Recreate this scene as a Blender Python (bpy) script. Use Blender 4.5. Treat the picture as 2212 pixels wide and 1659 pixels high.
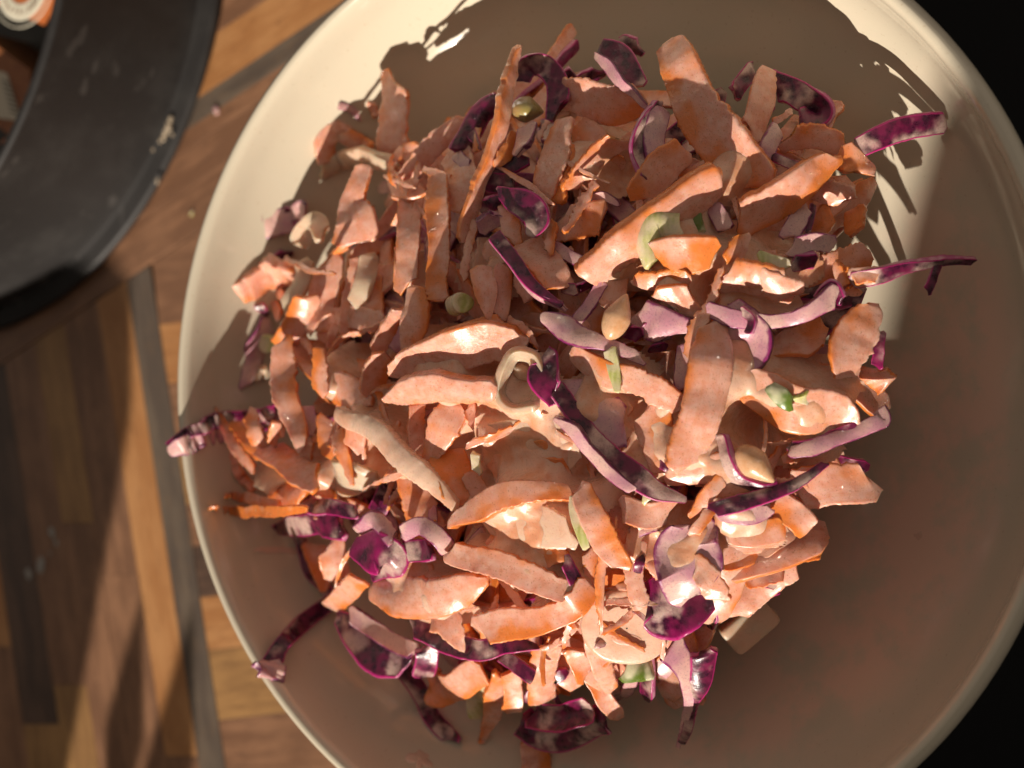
import bpy, bmesh, math, random
from mathutils import Vector, Matrix, noise
random.seed(7)
RAD = math.radians
for o in list(bpy.data.objects): bpy.data.objects.remove(o)
SC = bpy.context.scene
COL = SC.collection

# ---------------------------------------------------------------- camera
R = 0.115            # bowl radius, m
HR = 0.085           # rim height above the table
F = 3000.0           # focal length in pixels of a 2212 x 1659 picture
TILT = RAD(29.3)
CAM = Vector((1.335*R, 0.0006, HR + 2.53*R))
AX_D = Vector((-math.sin(TILT), 0, -math.cos(TILT)))
AX_R = Vector((math.cos(TILT), 0, -math.sin(TILT)))
AX_U = Vector((0, 1, 0))
cam = bpy.data.cameras.new('camera')
camo = bpy.data.objects.new('camera', cam); COL.objects.link(camo)
camo.matrix_world = Matrix(((AX_R.x, AX_U.x, -AX_D.x, CAM.x), (AX_R.y, AX_U.y, -AX_D.y, CAM.y),
                            (AX_R.z, AX_U.z, -AX_D.z, CAM.z), (0, 0, 0, 1)))
cam.sensor_width = 36.0; cam.lens = 36.0*F/2212.0
cam.clip_start = 0.01; cam.clip_end = 50
cam.dof.use_dof = True; cam.dof.focus_distance = 2.72*R; cam.dof.aperture_fstop = 11
SC.camera = camo

# ---------------------------------------------------------------- light
SUN_EL, SUN_AZ = RAD(25), RAD(0)      # the sun stands low beyond the lower edge of the picture
sdir = Vector((math.sin(SUN_AZ)*math.cos(SUN_EL), -math.cos(SUN_AZ)*math.cos(SUN_EL), math.sin(SUN_EL)))
sun = bpy.data.lights.new('sun', 'SUN'); sun.energy = 4.5; sun.angle = RAD(0.5); sun.color = (1.0, 0.885, 0.76)
suno = bpy.data.objects.new('sun', sun); COL.objects.link(suno)
suno.rotation_euler = sdir.to_track_quat('Z', 'Y').to_euler()
w = bpy.data.worlds.new('World'); SC.world = w; w.use_nodes = True
nt = w.node_tree; bg = nt.nodes['Background']
bg.inputs[0].default_value = (1.0, 0.85, 0.72, 1); bg.inputs[1].default_value = 0.20      # dim light of the room round the table
SC.view_settings.view_transform = 'Standard'; SC.view_settings.look = 'None'
SC.view_settings.exposure = 0.36; SC.view_settings.gamma = 1.0
SC.cycles.max_bounces = 10; SC.cycles.diffuse_bounces = 5
SC.cycles.use_denoising = True

# ---------------------------------------------------------------- helpers
def ray(X, Y):
    return (AX_D + AX_R*((X-1106)/F) + AX_U*((829.5-Y)/F))
def on_plane(X, Y, z):
    d = ray(X, Y); return CAM + d*((z-CAM.z)/d.z)
def zm(x, y):
    q = ((x+0.004)**2*1.06 + (y+0.008)**2)/(0.70*R)**2
    return HR + max(0.0056 - 0.0215*q, -0.040)
BOWL_IN = [(0.0, 58), (0.25, 57), (0.45, 53.5), (0.58, 49), (0.70, 43.5), (0.79, 37.5), (0.86, 31.5), (0.91, 25.5), (0.945, 19), (0.968, 11.5), (0.977, 4.5), (0.982, 1.5), (0.990, 0.15)]
def zbowl(x, y):
    r = math.hypot(x, y)/R
    if r >= 0.99: return HR+0.0006
    for (a, d), (b, e) in zip(BOWL_IN, BOWL_IN[1:]):
        if r <= b: return HR-(d+(e-d)*(r-a)/(b-a))*0.001
def on_heap(X, Y, dz):
    z = HR
    for i in range(26):
        p = on_plane(X, Y, z); z = 0.4*z + 0.6*max(zm(p.x, p.y) + dz*0.00085, zbowl(p.x, p.y)+0.0018)
    return on_plane(X, Y, z)
def px2m(p): return (p-CAM).dot(AX_D)/F

def tag(o, label=None, cat=None, group=None, kind=None):
    if label: o['label'] = label
    if cat: o['category'] = cat
    if group: o['group'] = group
    if kind: o['kind'] = kind
    return o
def mkobj(name, verts, faces, mat, parent=None, smooth=True, loc=None):
    me = bpy.data.meshes.new(name)
    if loc is not None: verts = [Vector(v)-loc for v in verts]
    me.from_pydata([tuple(v) for v in verts], [], faces)
    if smooth: me.polygons.foreach_set('use_smooth', [True]*len(me.polygons))
    for m in (mat if isinstance(mat, (list, tuple)) else [mat]): me.materials.append(m)
    o = bpy.data.objects.new(name, me); COL.objects.link(o)
    if loc is not None: o.location = loc
    if parent: o.parent = parent
    return o
def empty(name, loc=(0, 0, 0)):
    o = bpy.data.objects.new(name, None); COL.objects.link(o); o.location = loc; o.empty_display_size = 0.01
    return o

# ---------------------------------------------------------------- materials
class NT:
    def __init__(s, name):
        s.m = bpy.data.materials.new(name); s.m.use_nodes = True; s.t = s.m.node_tree
        s.b = s.t.nodes['Principled BSDF']
    def n(s, typ, **kw):
        nd = s.t.nodes.new(typ)
        for k, v in kw.items():
            if k in nd.inputs: s.set(nd.inputs[k], v)
            else: setattr(nd, k, v)
        return nd
    def set(s, inp, v):
        if isinstance(v, bpy.types.NodeSocket): s.t.links.new(v, inp)
        else: inp.default_value = v
    def math(s, op, a, b=0.0, c=0.0, clamp=False):
        nd = s.t.nodes.new('ShaderNodeMath'); nd.operation = op; nd.use_clamp = clamp
        for i, v in enumerate((a, b, c)): s.set(nd.inputs[i], v)
        return nd.outputs[0]
    def step(s, v, lo, hi):
        nd = s.t.nodes.new('ShaderNodeMapRange'); nd.interpolation_type = 'SMOOTHSTEP'
        s.set(nd.inputs[0], v); nd.inputs[1].default_value = lo; nd.inputs[2].default_value = hi
        return nd.outputs[0]
    def mix(s, f, a, b):
        nd = s.t.nodes.new('ShaderNodeMix'); nd.data_type = 'RGBA'
        s.set(nd.inputs[0], f)
        for i, v in ((6, a), (7, b)):
            if not isinstance(v, bpy.types.NodeSocket): v = (*v, 1)
            s.set(nd.inputs[i], v)
        return nd.outputs[2]
    def noise(s, vec, scale, detail=3, w=None, rough=0.5):
        nd = s.t.nodes.new('ShaderNodeTexNoise')
        if w is not None: nd.noise_dimensions = '4D'; s.set(nd.inputs['W'], w)
        s.set(nd.inputs['Vector'], vec); nd.inputs['Scale'].default_value = scale
        nd.inputs['Detail'].default_value = detail; nd.inputs['Roughness'].default_value = rough
        return nd.outputs[0]
    def out(s, col=None, rough=None, bump=None, **kw):
        if col is not None: s.set(s.b.inputs['Base Color'], col if isinstance(col, bpy.types.NodeSocket) else (*col, 1))
        if rough is not None: s.set(s.b.inputs['Roughness'], rough)
        prev = None
        for h, st, di in (bump or []):
            bn = s.t.nodes.new('ShaderNodeBump'); bn.inputs['Strength'].default_value = st; bn.inputs['Distance'].default_value = di
            s.set(bn.inputs['Height'], h)
            if prev: s.t.links.new(prev, bn.inputs['Normal'])
            prev = bn.outputs[0]
        if prev: s.t.links.new(prev, s.b.inputs['Normal'])
        for k, v in kw.items(): s.set(s.b.inputs[k.replace('_', ' ')], v)
        return s.m

def food(name, kind, stuff=False):
    N = NT(name)
    co = N.n('ShaderNodeTexCoord').outputs['Object']
    at = N.n('ShaderNodeAttribute', attribute_name='pa')
    sep = N.n('ShaderNodeSeparateColor'); N.t.links.new(at.outputs['Color'], sep.inputs[0])
    edge, side, seed = sep.outputs[0], sep.outputs[1], sep.outputs[2]
    wv = N.math('MULTIPLY', seed, 37.0)
    big = N.noise(co, 130, 3, wv)
    mid = N.noise(co, 480, 3, wv)
    fine = N.noise(co, 2600, 2, wv)
    spk = N.step(fine, 0.60, 0.68)
    tone = N.math('SUBTRACT', seed, 0.5)
    if kind in ('carrot', 'raw'):
        q = N.math('ADD', big, N.math('MULTIPLY', edge, 0.05))
        q = N.math('ADD', q, N.math('MULTIPLY', side, 0.24))
        q = N.math('ADD', q, N.math('MULTIPLY', N.math('SUBTRACT', at.outputs['Alpha'], 0.5), 0.26))
        q = N.math('ADD', q, N.math('MULTIPLY', tone, 0.24))
        q = N.math('ADD', q, N.math('MULTIPLY', N.math('SUBTRACT', mid, 0.5), 0.28))
        m = N.step(q, 0.36 if kind == 'raw' else 0.50, 0.60 if kind == 'raw' else 0.76)
        dress = N.mix(N.step(mid, 0.35, 0.7), (0.81, 0.365, 0.245), (0.86, 0.50, 0.39))
        col = N.mix(m, dress, (0.80, 0.225, 0.04))
        col = N.mix(N.math('MULTIPLY', spk, 0.55), col, (0.42, 0.12, 0.03))
        sub = dict(Subsurface_Weight=0.35, Subsurface_Radius=(1.0, 0.35, 0.10), Subsurface_Scale=0.0022)
    elif kind == 'cream':
        m = N.step(N.math('ADD', big, N.math('MULTIPLY', N.math('SUBTRACT', mid, 0.5), 0.4)), 0.45, 0.72)
        col = N.mix(m, (0.82, 0.57, 0.42), (0.78, 0.43, 0.28))
        col = N.mix(N.math('MULTIPLY', spk, 0.3), col, (0.5, 0.18, 0.05))
        sub = dict(Subsurface_Weight=0.35, Subsurface_Radius=(1.0, 0.45, 0.2), Subsurface_Scale=0.002)
    elif kind == 'skin':      # outer side of the cabbage leaf: dark purple with daubs of dressing
        q = N.math('ADD', N.noise(co, 105, 2, wv), N.math('MULTIPLY', N.math('SUBTRACT', mid, 0.5), 0.16))
        m = N.math('MULTIPLY', N.step(q, 0.50, 0.64), 0.85)
        m = N.math('MULTIPLY', m, N.math('SUBTRACT', 1.0, N.step(edge, 0.80, 0.92)))
        pur = N.mix(N.step(mid, 0.35, 0.65), (0.040, 0.003, 0.020), (0.17, 0.006, 0.055))
        pur = N.mix(N.math('MULTIPLY', N.step(seed, 0.84, 0.92), N.step(big, 0.35, 0.55)), pur, (0.32, 0.006, 0.11))
        pur = N.mix(N.step(edge, 0.80, 0.93), pur, (0.44, 0.014, 0.16))
        daub = N.mix(N.math('MULTIPLY', N.step(fine, 0.52, 0.6), 0.45), (0.72, 0.52, 0.44), (0.42, 0.24, 0.24))
        col = N.mix(m, pur, daub)
        fl = N.mix(N.step(mid, 0.35, 0.65), (0.62, 0.30, 0.40), (0.50, 0.12, 0.28))
        col = N.mix(N.step(side, 0.75, 0.95), col, fl)
        sub = dict(Subsurface_Weight=0.12, Subsurface_Radius=(1.0, 0.15, 0.4), Subsurface_Scale=0.0016)
    elif kind == 'flesh':     # cut side of the cabbage: lilac flesh, purple borders
        fl = N.mix(N.step(big, 0.38, 0.66), (0.74, 0.47, 0.41), (0.58, 0.27, 0.34))
        fl = N.mix(N.math('MULTIPLY', N.step(fine, 0.56, 0.64), 0.4), fl, (0.32, 0.14, 0.20))
        ed = N.math('ADD', edge, N.math('MULTIPLY', N.math('SUBTRACT', mid, 0.5), 0.5))
        col = N.mix(N.step(ed, 0.80, 0.98), fl, (0.26, 0.02, 0.14))
        col = N.mix(N.step(side, 0.75, 0.95), col, (0.10, 0.006, 0.055))
        sub = dict(Subsurface_Weight=0.25, Subsurface_Radius=(1.0, 0.3, 0.5), Subsurface_Scale=0.0018)
    elif kind == 'onion':     # translucent pale layers
        col = N.mix(N.step(big, 0.4, 0.65), (0.70, 0.46, 0.32), (0.62, 0.50, 0.36))
        sub = dict(Subsurface_Weight=0.6, Subsurface_Radius=(1.0, 0.6, 0.35), Subsurface_Scale=0.004)
    elif kind == 'green':
        wv2 = N.n('ShaderNodeTexWave', wave_type='BANDS'); wv2.inputs['Scale'].default_value = 260; wv2.inputs['Distortion'].default_value = 3
        N.t.links.new(co, wv2.inputs['Vector'])
        a = N.mix(wv2.outputs['Fac'], (0.66, 0.64, 0.27), (0.50, 0.52, 0.14))
        b = N.mix(N.step(big, 0.40, 0.58), a, (0.78, 0.66, 0.45))
        col = N.mix(N.math('MULTIPLY', spk, 0.3), b, (0.3, 0.25, 0.08))
        sub = dict(Subsurface_Weight=0.4, Subsurface_Radius=(0.8, 1.0, 0.3), Subsurface_Scale=0.002)
    elif kind == 'darkgreen':
        col = N.mix(N.step(big, 0.46, 0.58), (0.12, 0.20, 0.02), (0.66, 0.64, 0.42))
        sub = dict(Subsurface_Weight=0.2, Subsurface_Radius=(0.8, 1.0, 0.3), Subsurface_Scale=0.001)
    elif kind == 'seed':
        col = N.mix(N.step(mid, 0.4, 0.7), (0.78, 0.47, 0.27), (0.70, 0.36, 0.16))
        col = N.mix(N.math('MULTIPLY', spk, 0.3), col, (0.4, 0.2, 0.08))
        sub = dict(Subsurface_Weight=0.3, Subsurface_Radius=(1.0, 0.5, 0.25), Subsurface_Scale=0.002)
    elif kind == 'dressing':
        m = N.step(N.math('ADD', big, N.math('MULTIPLY', N.math('SUBTRACT', mid, 0.5), 0.5)), 0.38, 0.66)
        col = N.mix(m, (0.82, 0.53, 0.385), (0.77, 0.36, 0.20))
        col = N.mix(N.math('MULTIPLY', spk, 0.4), col, (0.45, 0.16, 0.05))
        sub = dict(Subsurface_Weight=0.35, Subsurface_Radius=(1.0, 0.4, 0.18), Subsurface_Scale=0.002)
    elif kind == 'pea':
        col = N.mix(N.step(big, 0.35, 0.65), (0.30, 0.24, 0.07), (0.38, 0.19, 0.08))
        sub = dict(Subsurface_Weight=0.3, Subsurface_Radius=(1.0, 0.7, 0.25), Subsurface_Scale=0.002)
    lump = N.noise(co, 700, 4, wv, 0.6)
    if kind in ('carrot', 'raw'):
        fib = N.noise(N.n('ShaderNodeCombineXYZ', X=N.math('MULTIPLY', at.outputs['Alpha'], 14.0), Y=N.math('MULTIPLY', big, 2.0), Z=wv).outputs[0], 1.6, 3)
        col = N.mix(N.math('MULTIPLY', N.step(fib, 0.52, 0.70), 0.22), col, (0.74, 0.25, 0.07))
    rg = N.math('ADD', 0.16, N.math('MULTIPLY', mid, 0.28))
    N.b.inputs['Specular IOR Level'].default_value = 0.5
    N.b.inputs['Coat Weight'].default_value = 1.0; N.b.inputs['Coat Roughness'].default_value = 0.05
    cb_ = N.n('ShaderNodeBump'); cb_.inputs['Strength'].default_value = 1.0; cb_.inputs['Distance'].default_value = 0.0042
    N.set(cb_.inputs['Height'], N.noise(co, 620, 4, wv, 0.65)); N.t.links.new(cb_.outputs[0], N.b.inputs['Coat Normal'])
    if kind == 'skin': N.b.inputs['Coat Weight'].default_value = 0.4
    return N.out(col, rg, ([(m, 0.5, 0.0005)] if kind == 'skin' else [])+[(lump, 0.28, 0.00030), (fine, 0.30, 0.00008)], **sub)

M = {k: food('mat_'+k, k) for k in ('carrot', 'raw', 'cream', 'skin', 'flesh', 'onion', 'green', 'darkgreen', 'seed', 'pea', 'dressing')}

def bowl_mat():
    N = NT('mat_glazed_stoneware'); co = N.n('ShaderNodeTexCoord').outputs['Object']
    big = N.noise(co, 22, 4); mid = N.noise(co, 70, 5, None, 0.6); fine = N.noise(co, 900, 2)
    sx = N.n('ShaderNodeSeparateXYZ'); N.t.links.new(co, sx.inputs[0])
    rr = N.math('POWER', N.math('ADD', N.math('POWER', sx.outputs[0], 2.0), N.math('POWER', sx.outputs[1], 2.0)), 0.5)
    # smears of thin dressing left on the glaze below the heap's brim
    inner = N.math('SUBTRACT', 1.0, N.step(rr, 0.094, 0.107))
    q = N.math('ADD', mid, N.math('MULTIPLY', N.math('SUBTRACT', big, 0.5), 0.9))
    sm = N.math('MULTIPLY', N.math('MULTIPLY', N.step(q, 0.36, 0.62), inner), N.step(N.math('MULTIPLY', N.math('SUBTRACT', N.math('MULTIPLY', sx.outputs[0], 0.7), sx.outputs[1]), 1.0), -0.005, 0.035))
    base = N.mix(N.step(fine, 0.66, 0.76), (0.64, 0.575, 0.445), (0.56, 0.48, 0.35))
    col = N.mix(N.math('MULTIPLY', sm, 0.9), base, (0.83, 0.59, 0.46))
    return N.out(col, N.math('ADD', 0.07, N.math('MULTIPLY', mid, 0.10)), [(sm, 0.12, 0.0006), (N.noise(co, 60, 2), 0.08, 0.0008), (fine, 0.04, 0.0001)], Coat_Weight=0.15)
M_BOWL = bowl_mat()

def wood(name, c1, c2, c3):
    N = NT(name); co = N.n('ShaderNodeTexCoord').outputs['Object']
    mp = N.n('ShaderNodeMapping'); mp.inputs['Scale'].default_value = (1, 9, 9); N.t.links.new(co, mp.inputs['Vector'])
    oi = N.n('ShaderNodeObjectInfo'); wv = N.math('MULTIPLY', oi.outputs['Random'], 50)
    g1 = N.noise(mp.outputs[0], 22, 5, wv, 0.65); g2 = N.noise(mp.outputs[0], 110, 4, wv, 0.7); bl = N.noise(co, 60, 3, wv)
    col = N.mix(N.step(N.math('ADD', g1, N.math('MULTIPLY', N.math('SUBTRACT', bl, 0.5), 0.5)), 0.36, 0.62), c1, c2)
    col = N.mix(N.math('MULTIPLY', N.step(g2, 0.54, 0.70), 0.75), col, c3)
    return N.out(col, N.math('ADD', 0.34, N.math('MULTIPLY', g2, 0.2)), [(g2, 0.25, 0.0003)])
W_OR = wood('mat_wood_orange', (0.50, 0.25, 0.10), (0.40, 0.18, 0.065), (0.20, 0.085, 0.035))
W_BR = wood('mat_wood_brown', (0.30, 0.155, 0.085), (0.20, 0.10, 0.055), (0.085, 0.045, 0.03))
W_GR = wood('mat_wood_grey', (0.15, 0.115, 0.085), (0.10, 0.076, 0.060), (0.20, 0.12, 0.065))
W_YE = wood('mat_wood_yellow', (0.40, 0.22, 0.085), (0.28, 0.15, 0.06), (0.14, 0.07, 0.03))
W_DK = wood('mat_wood_dark', (0.13, 0.075, 0.05), (0.075, 0.045, 0.032), (0.04, 0.025, 0.02))
W_JO = NT('mat_wood_joint').out((0.03, 0.02, 0.014), 0.6)

def black_mat():
    N = NT('mat_matte_black'); co = N.n('ShaderNodeTexCoord').outputs['Object']
    a = N.noise(co, 45, 5, None, 0.65); b = N.noise(co, 300, 3)
    wv = N.n('ShaderNodeMapping'); wv.inputs['Scale'].default_value = (10, 1.2, 10); wv.inputs['Rotation'].default_value = (0, 0, 0.35)
    N.t.links.new(co, wv.inputs['Vector']); sc = N.noise(wv.outputs[0], 14, 2)
    col = N.mix(N.step(a, 0.45, 0.75), (0.015, 0.0135, 0.013), (0.027, 0.025, 0.0235))
    col = N.mix(N.math('MULTIPLY', N.step(sc, 0.66, 0.72), 0.5), col, (0.075, 0.07, 0.065))
    return N.out(col, N.math('ADD', 0.5, N.math('MULTIPLY', a, 0.2)), [(b, 0.15, 0.0002)])
M_BLACK = black_mat()
def flat(name, c, r=0.5, **k): return NT(name).out(c, r, **k)
def noisy(name, c1, c2, sc, r=0.6, bump=0.3):
    N = NT(name); co = N.n('ShaderNodeTexCoord').outputs['Object']
    a = N.noise(co, sc, 4, None, 0.6)
    return N.out(N.mix(N.step(a, 0.35, 0.65), c1, c2), r, [(a, bump, 0.0005)])
M_FLOOR = noisy('mat_dark_carpet', (0.004, 0.004, 0.004), (0.012, 0.012, 0.013), 400, 0.95)

# ---------------------------------------------------------------- setting: floor, table with staves
def box(x0, x1, y0, y1, z0, z1):
    v = [(x, y, z) for z in (z0, z1) for y in (y0, y1) for x in (x0, x1)]
    return v, [(0, 2, 3, 1), (4, 5, 7, 6), (0, 1, 5, 4), (2, 6, 7, 3), (0, 4, 6, 2), (1, 3, 7, 5)]
v, f = box(-3, 3, -3, 3, -0.74, -0.72)
tag(mkobj('floor', v, f, M_FLOOR, smooth=False), kind='structure')

EDGE_X = on_plane(1830, 830, -0.004).x          # the table ends under the bowl
table = empty('table', (0, 0, -0.04)); table['label'] = 'walnut table top glued up from small staves of mixed browns'; table['category'] = 'table'
v, f = box(-1.1, EDGE_X, -0.64, 0.9, -0.034, -0.0042)
o = mkobj('table_slab', v, f, W_DK, None, False); o.parent = table; o.location = (0, 0, 0.04)
def stave(poly, mat, grain):
    """poly in pixels on the table plane, grain = pixel direction"""
    P = [on_plane(x, y, 0.0) for x, y in poly]
    c = sum(P, Vector())/len(P)
    g0 = on_plane(poly[0][0], poly[0][1], 0); g1 = on_plane(poly[0][0]+grain[0]*100, poly[0][1]+grain[1]*100, 0)
    a = math.atan2((g1-g0).y, (g1-g0).x); rot = Matrix.Rotation(-a, 3, 'Z')
    Q = [rot @ (p-c) for p in P]
    n = len(Q)
    def inset(pts, d):
        out = []
        for i in range(n):
            p0, p1, p2 = pts[i-1], pts[i], pts[(i+1) % n]
            e1 = (p1-p0).normalized(); e2 = (p2-p1).normalized()
            k = Vector((-e1.y, e1.x, 0)) + Vector((-e2.y, e2.x, 0))
            sgn = 1 if area > 0 else -1
            out.append(p1 + k*(d*sgn/max(0.4, (1+e1.dot(e2)))))
        return out
    area = sum(Q[i-1].x*Q[i].y-Q[i].x*Q[i-1].y for i in range(n))
    A, B, Cc = inset(Q, 0.00006), inset(Q, 0.00006), inset(Q, 0.00022)
    vs = [p+Vector((0, 0, -0.004)) for p in A]+[p+Vector((0, 0, -0.00008)) for p in B]+[p for p in Cc]
    fs = []
    for k in (0, 1):
        for i in range(n):
            j = (i+1) % n; q = (k*n+i, k*n+j, (k+1)*n+j, (k+1)*n+i)
            fs.append(q if area > 0 else q[::-1])
    top = tuple(range(2*n, 3*n)); fs.append(top if area > 0 else top[::-1])
    o = mkobj('stave', vs, fs, mat, None, False)
    o.parent = table; o.location = c+Vector((0, 0, 0.04)); o.rotation_euler = (0, 0, a)
# staves running down the left side (edges lean a little), joints in reading order
S = 0.15
def lx(x0, y): return x0+S*(y-636)
cols = [(-330, W_DK), (-245, W_BR), (-165, W_YE), (-90, W_BR), (-12, W_OR), (60, W_DK), (128, W_BR), (207, W_OR), (277, W_GR), (333, None)]
rng = random.Random(3)
mats = [W_OR, W_BR, W_YE, W_DK, W_BR, W_OR]
TOPY = 470
for i in range(len(cols)-1):
    xa, m = cols[i]; xb = cols[i+1][0]
    cuts = {4: [TOPY, 1480, 2300], 5: [TOPY, 1130, 2300], 6: [TOPY, 1240, 2300], 7: [TOPY, 1634, 2300], 8: [TOPY, 2300]}.get(i, [TOPY, 1350+rng.randint(-250, 250), 2300])
    sel = {4: [W_BR, W_YE], 5: [W_YE, W_BR], 6: [W_BR, W_BR], 7: [W_OR, W_BR], 8: [W_GR]}.get(i) or [mats[rng.randrange(6)] for _ in cuts]
    for k in range(len(cuts)-1):
        ya, yb = cuts[k], cuts[k+1]
        if k == 0:
            xl, xr = xa+S*30, xb+S*30
            for _ in range(8): xl = lx(xa, 588-(xl-300)*0.671); xr = lx(xb, 588-(xr-300)*0.671)
            stave([(xl, 588-(xl-300)*0.671), (xr, 588-(xr-300)*0.671), (lx(xb, yb), yb), (lx(xa, yb), yb)], sel[k], (S, 1))
        else: stave([(lx(xa, ya), ya), (lx(xb, ya), ya), (lx(xb, yb), yb), (lx(xa, yb), yb)], sel[k], (S, 1))
# the block right of the grey stave: staves laid across
ys = [590, 700, 830, 960, 1090, 1180, 1290, 1405, 1556, 1700, 1850, 2000]
ms = [W_BR, W_OR, W_BR, W_YE, W_BR, W_DK, W_OR, W_YE, W_BR, W_OR, W_BR]
for k in range(len(ms)):
    ya, yb = ys[k], ys[k+1]
    if k == 0:
        stave([(329, 568.5), (950, 152), (lx(333, yb)+620, yb-70), (lx(333, yb)+1, yb)], ms[k], (1, -0.11)); continue
    stave([(lx(333, ya)+1, ya), (lx(333, ya)+620, ya-70), (lx(333, yb)+620, yb-70), (lx(333, yb)+1, yb)], ms[k], (1, -0.11))
# upper block: staves run on the slant
dx, dy = 0.83, -0.557
base = Vector((300, 586)); nn = Vector((-0.557, -0.83))
off = [0, 92, 160, 197, 240, 335, 420, 480, 560, 640, 720, 800, 880, 960]
mm = [W_BR, W_BR, W_BR, W_GR, W_OR, W_BR, W_OR, W_BR, W_YE, W_DK, W_BR, W_OR, W_BR]
for k in range(len(mm)):
    a = base+nn*off[k]; b = base+nn*off[k+1]; d = Vector((dx, dy))
    st = -560
    stave([tuple(a+d*st), tuple(a+d*900), tuple(b+d*900), tuple(b+d*st)], mm[k], (dx, dy))

# unseen panels added beyond the picture's lower edge to limit sun and room light
blk = empty('unseen_sun_blocker', (0, -0.60, -0.0042)); tag(blk, kind='structure')
M_BLOCKER = flat('mat_blocker_dark', (0.03, 0.027, 0.024), 0.5)  # dark, so the added panels bounce little light
JX_R = 0.0745
JY = -0.60
def blocker(pts, JY=JY):
    n = len(pts)
    vs = [(x, JY, z) for x, z in pts]+[(x, JY-0.05, z) for x, z in pts]
    fs = [tuple(range(n)), tuple(range(2*n-1, n-1, -1))]+[(i, i+n, (i+1) % n+n, (i+1) % n) for i in range(n)]
    o = mkobj('blocker_panel', vs, fs, M_BLOCKER, None, False); o.parent = blk; o.location = (0, 0.60, 0.0042); return o
TE = math.tan(SUN_EL)
def hit(X, Y, z=0.0):
    """where the ray to the sun from table pixel X, Y meets the light-blocking plane"""
    p = on_plane(X, Y, z); return p.x, p.z+(p.y-JY)*TE
def hit2(X, Y, z, jy):
    p = on_plane(X, Y, z); return p.x, p.z+(p.y-jy)*TE
xa, za = hit2(2050, 110, HR-0.018, -0.95); xb, zb = hit2(1925, 640, HR-0.042, -0.95); g_ = (xa-xb)/(za-zb)
blocker([(xb+g_*(-0.72-zb), -0.72), (2.4, -0.72), (2.4, 2.2), (xa+0.02, 2.2), (xa+0.02, za+0.02/g_)], -0.95)  # added panel, slanted to cut the right side of the beam
blocker([(-0.56, 0.52), (JX_R-0.0005, 0.52), (JX_R-0.0005, 2.2), (-0.56, 2.2)])  # added panel over the opening, holds back light from above
blocker([(-2.6, -0.72), (-0.5605, -0.72), (-0.5605, 2.2), (-2.6, 2.2)])
blocker([(-0.56, -0.72), (JX_R-0.0005, -0.72), (JX_R-0.0005, -0.006), (-0.56, -0.006)])
xa, za = hit(285, 600); xb, zb = hit(95, 1659)
blocker([(-0.56, -0.0042), (xb-(xa-xb)/(za-zb)*zb, -0.0042), (xb, zb), (xa, za), (xa-0.03, za+0.012), (xa-0.12, za+0.02), (-0.56, za+0.03)])  # added panel, outlined to shade the left of the table

for q in ([(412, 1320), (420, 1335), (345, 1720), (292, 1720)], [(300, 1300), (310, 1310), (250, 1560), (228, 1560)]):
    blocker([hit(*t) for t in q])       # slanting unseen strips, added to throw thin soft shadows on the table

# ---------------------------------------------------------------- bowl
prof_in = BOWL_IN
prof_out = [(1.000, -0.15), (1.010, 0.6), (1.016, 2.2), (1.015, 5.0), (1.006, 11), (0.988, 20), (0.955, 29), (0.90, 38), (0.82, 47.5), (0.70, 57), (0.56, 66), (0.44, 72), (0.392, 76), (0.385, 83), (0.38, 84.2), (0.34, 84.4), (0.325, 81), (0.0, 79)]
def crom(pts, n):
    out = []
    L = len(pts)
    for i in range(n):
        t = i/(n-1)*(L-1); k = min(int(t), L-2); u = t-k
        p0, p1, p2, p3 = pts[max(k-1, 0)], pts[k], pts[k+1], pts[min(k+2, L-1)]
        out.append(tuple(0.5*(2*b+(c-a)*u+(2*a-5*b+4*c-d)*u*u+(3*b-a-3*c+d)*u**3) for a, b, c, d in zip(p0, p1, p2, p3)))
    return out
def lathe(prof, seg, z0=0.0):
    vs, fs = [], []
    n = len(prof)
    for i in range(seg):
        a = 2*math.pi*i/seg; c, s = math.cos(a), math.sin(a)
        wob = 1+0.0022*math.sin(2*a+0.4)
        for r, z in prof: vs.append((r*c*wob, r*s*wob, z))
    for i in range(seg):
        j = (i+1) % seg
        for k in range(n-1): fs.append((i*n+k, j*n+k, j*n+k+1, i*n+k+1))
    return vs, fs
inner = crom([(r*R, HR-d*0.001) for r, d in prof_in], 60)
outer = crom([(r*R, HR-d*0.001) for r, d in prof_out], 64)
inner[0] = (0.00002, inner[0][1]); outer[-1] = (0.00002, outer[-1][1])
bowl = empty('salad_bowl', (0, 0, 0.0006)); tag(bowl, 'large cream glazed stoneware bowl with a rounded lip, heaped with coleslaw', 'bowl')
v, f = lathe(inner+outer, 160)
mkobj('bowl_body', v, f, M_BOWL, bowl)
bm = bmesh.new(); bm.from_mesh(bowl.children[0].data); bmesh.ops.recalc_face_normals(bm, faces=bm.faces); bm.to_mesh(bowl.children[0].data); bm.free()

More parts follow.
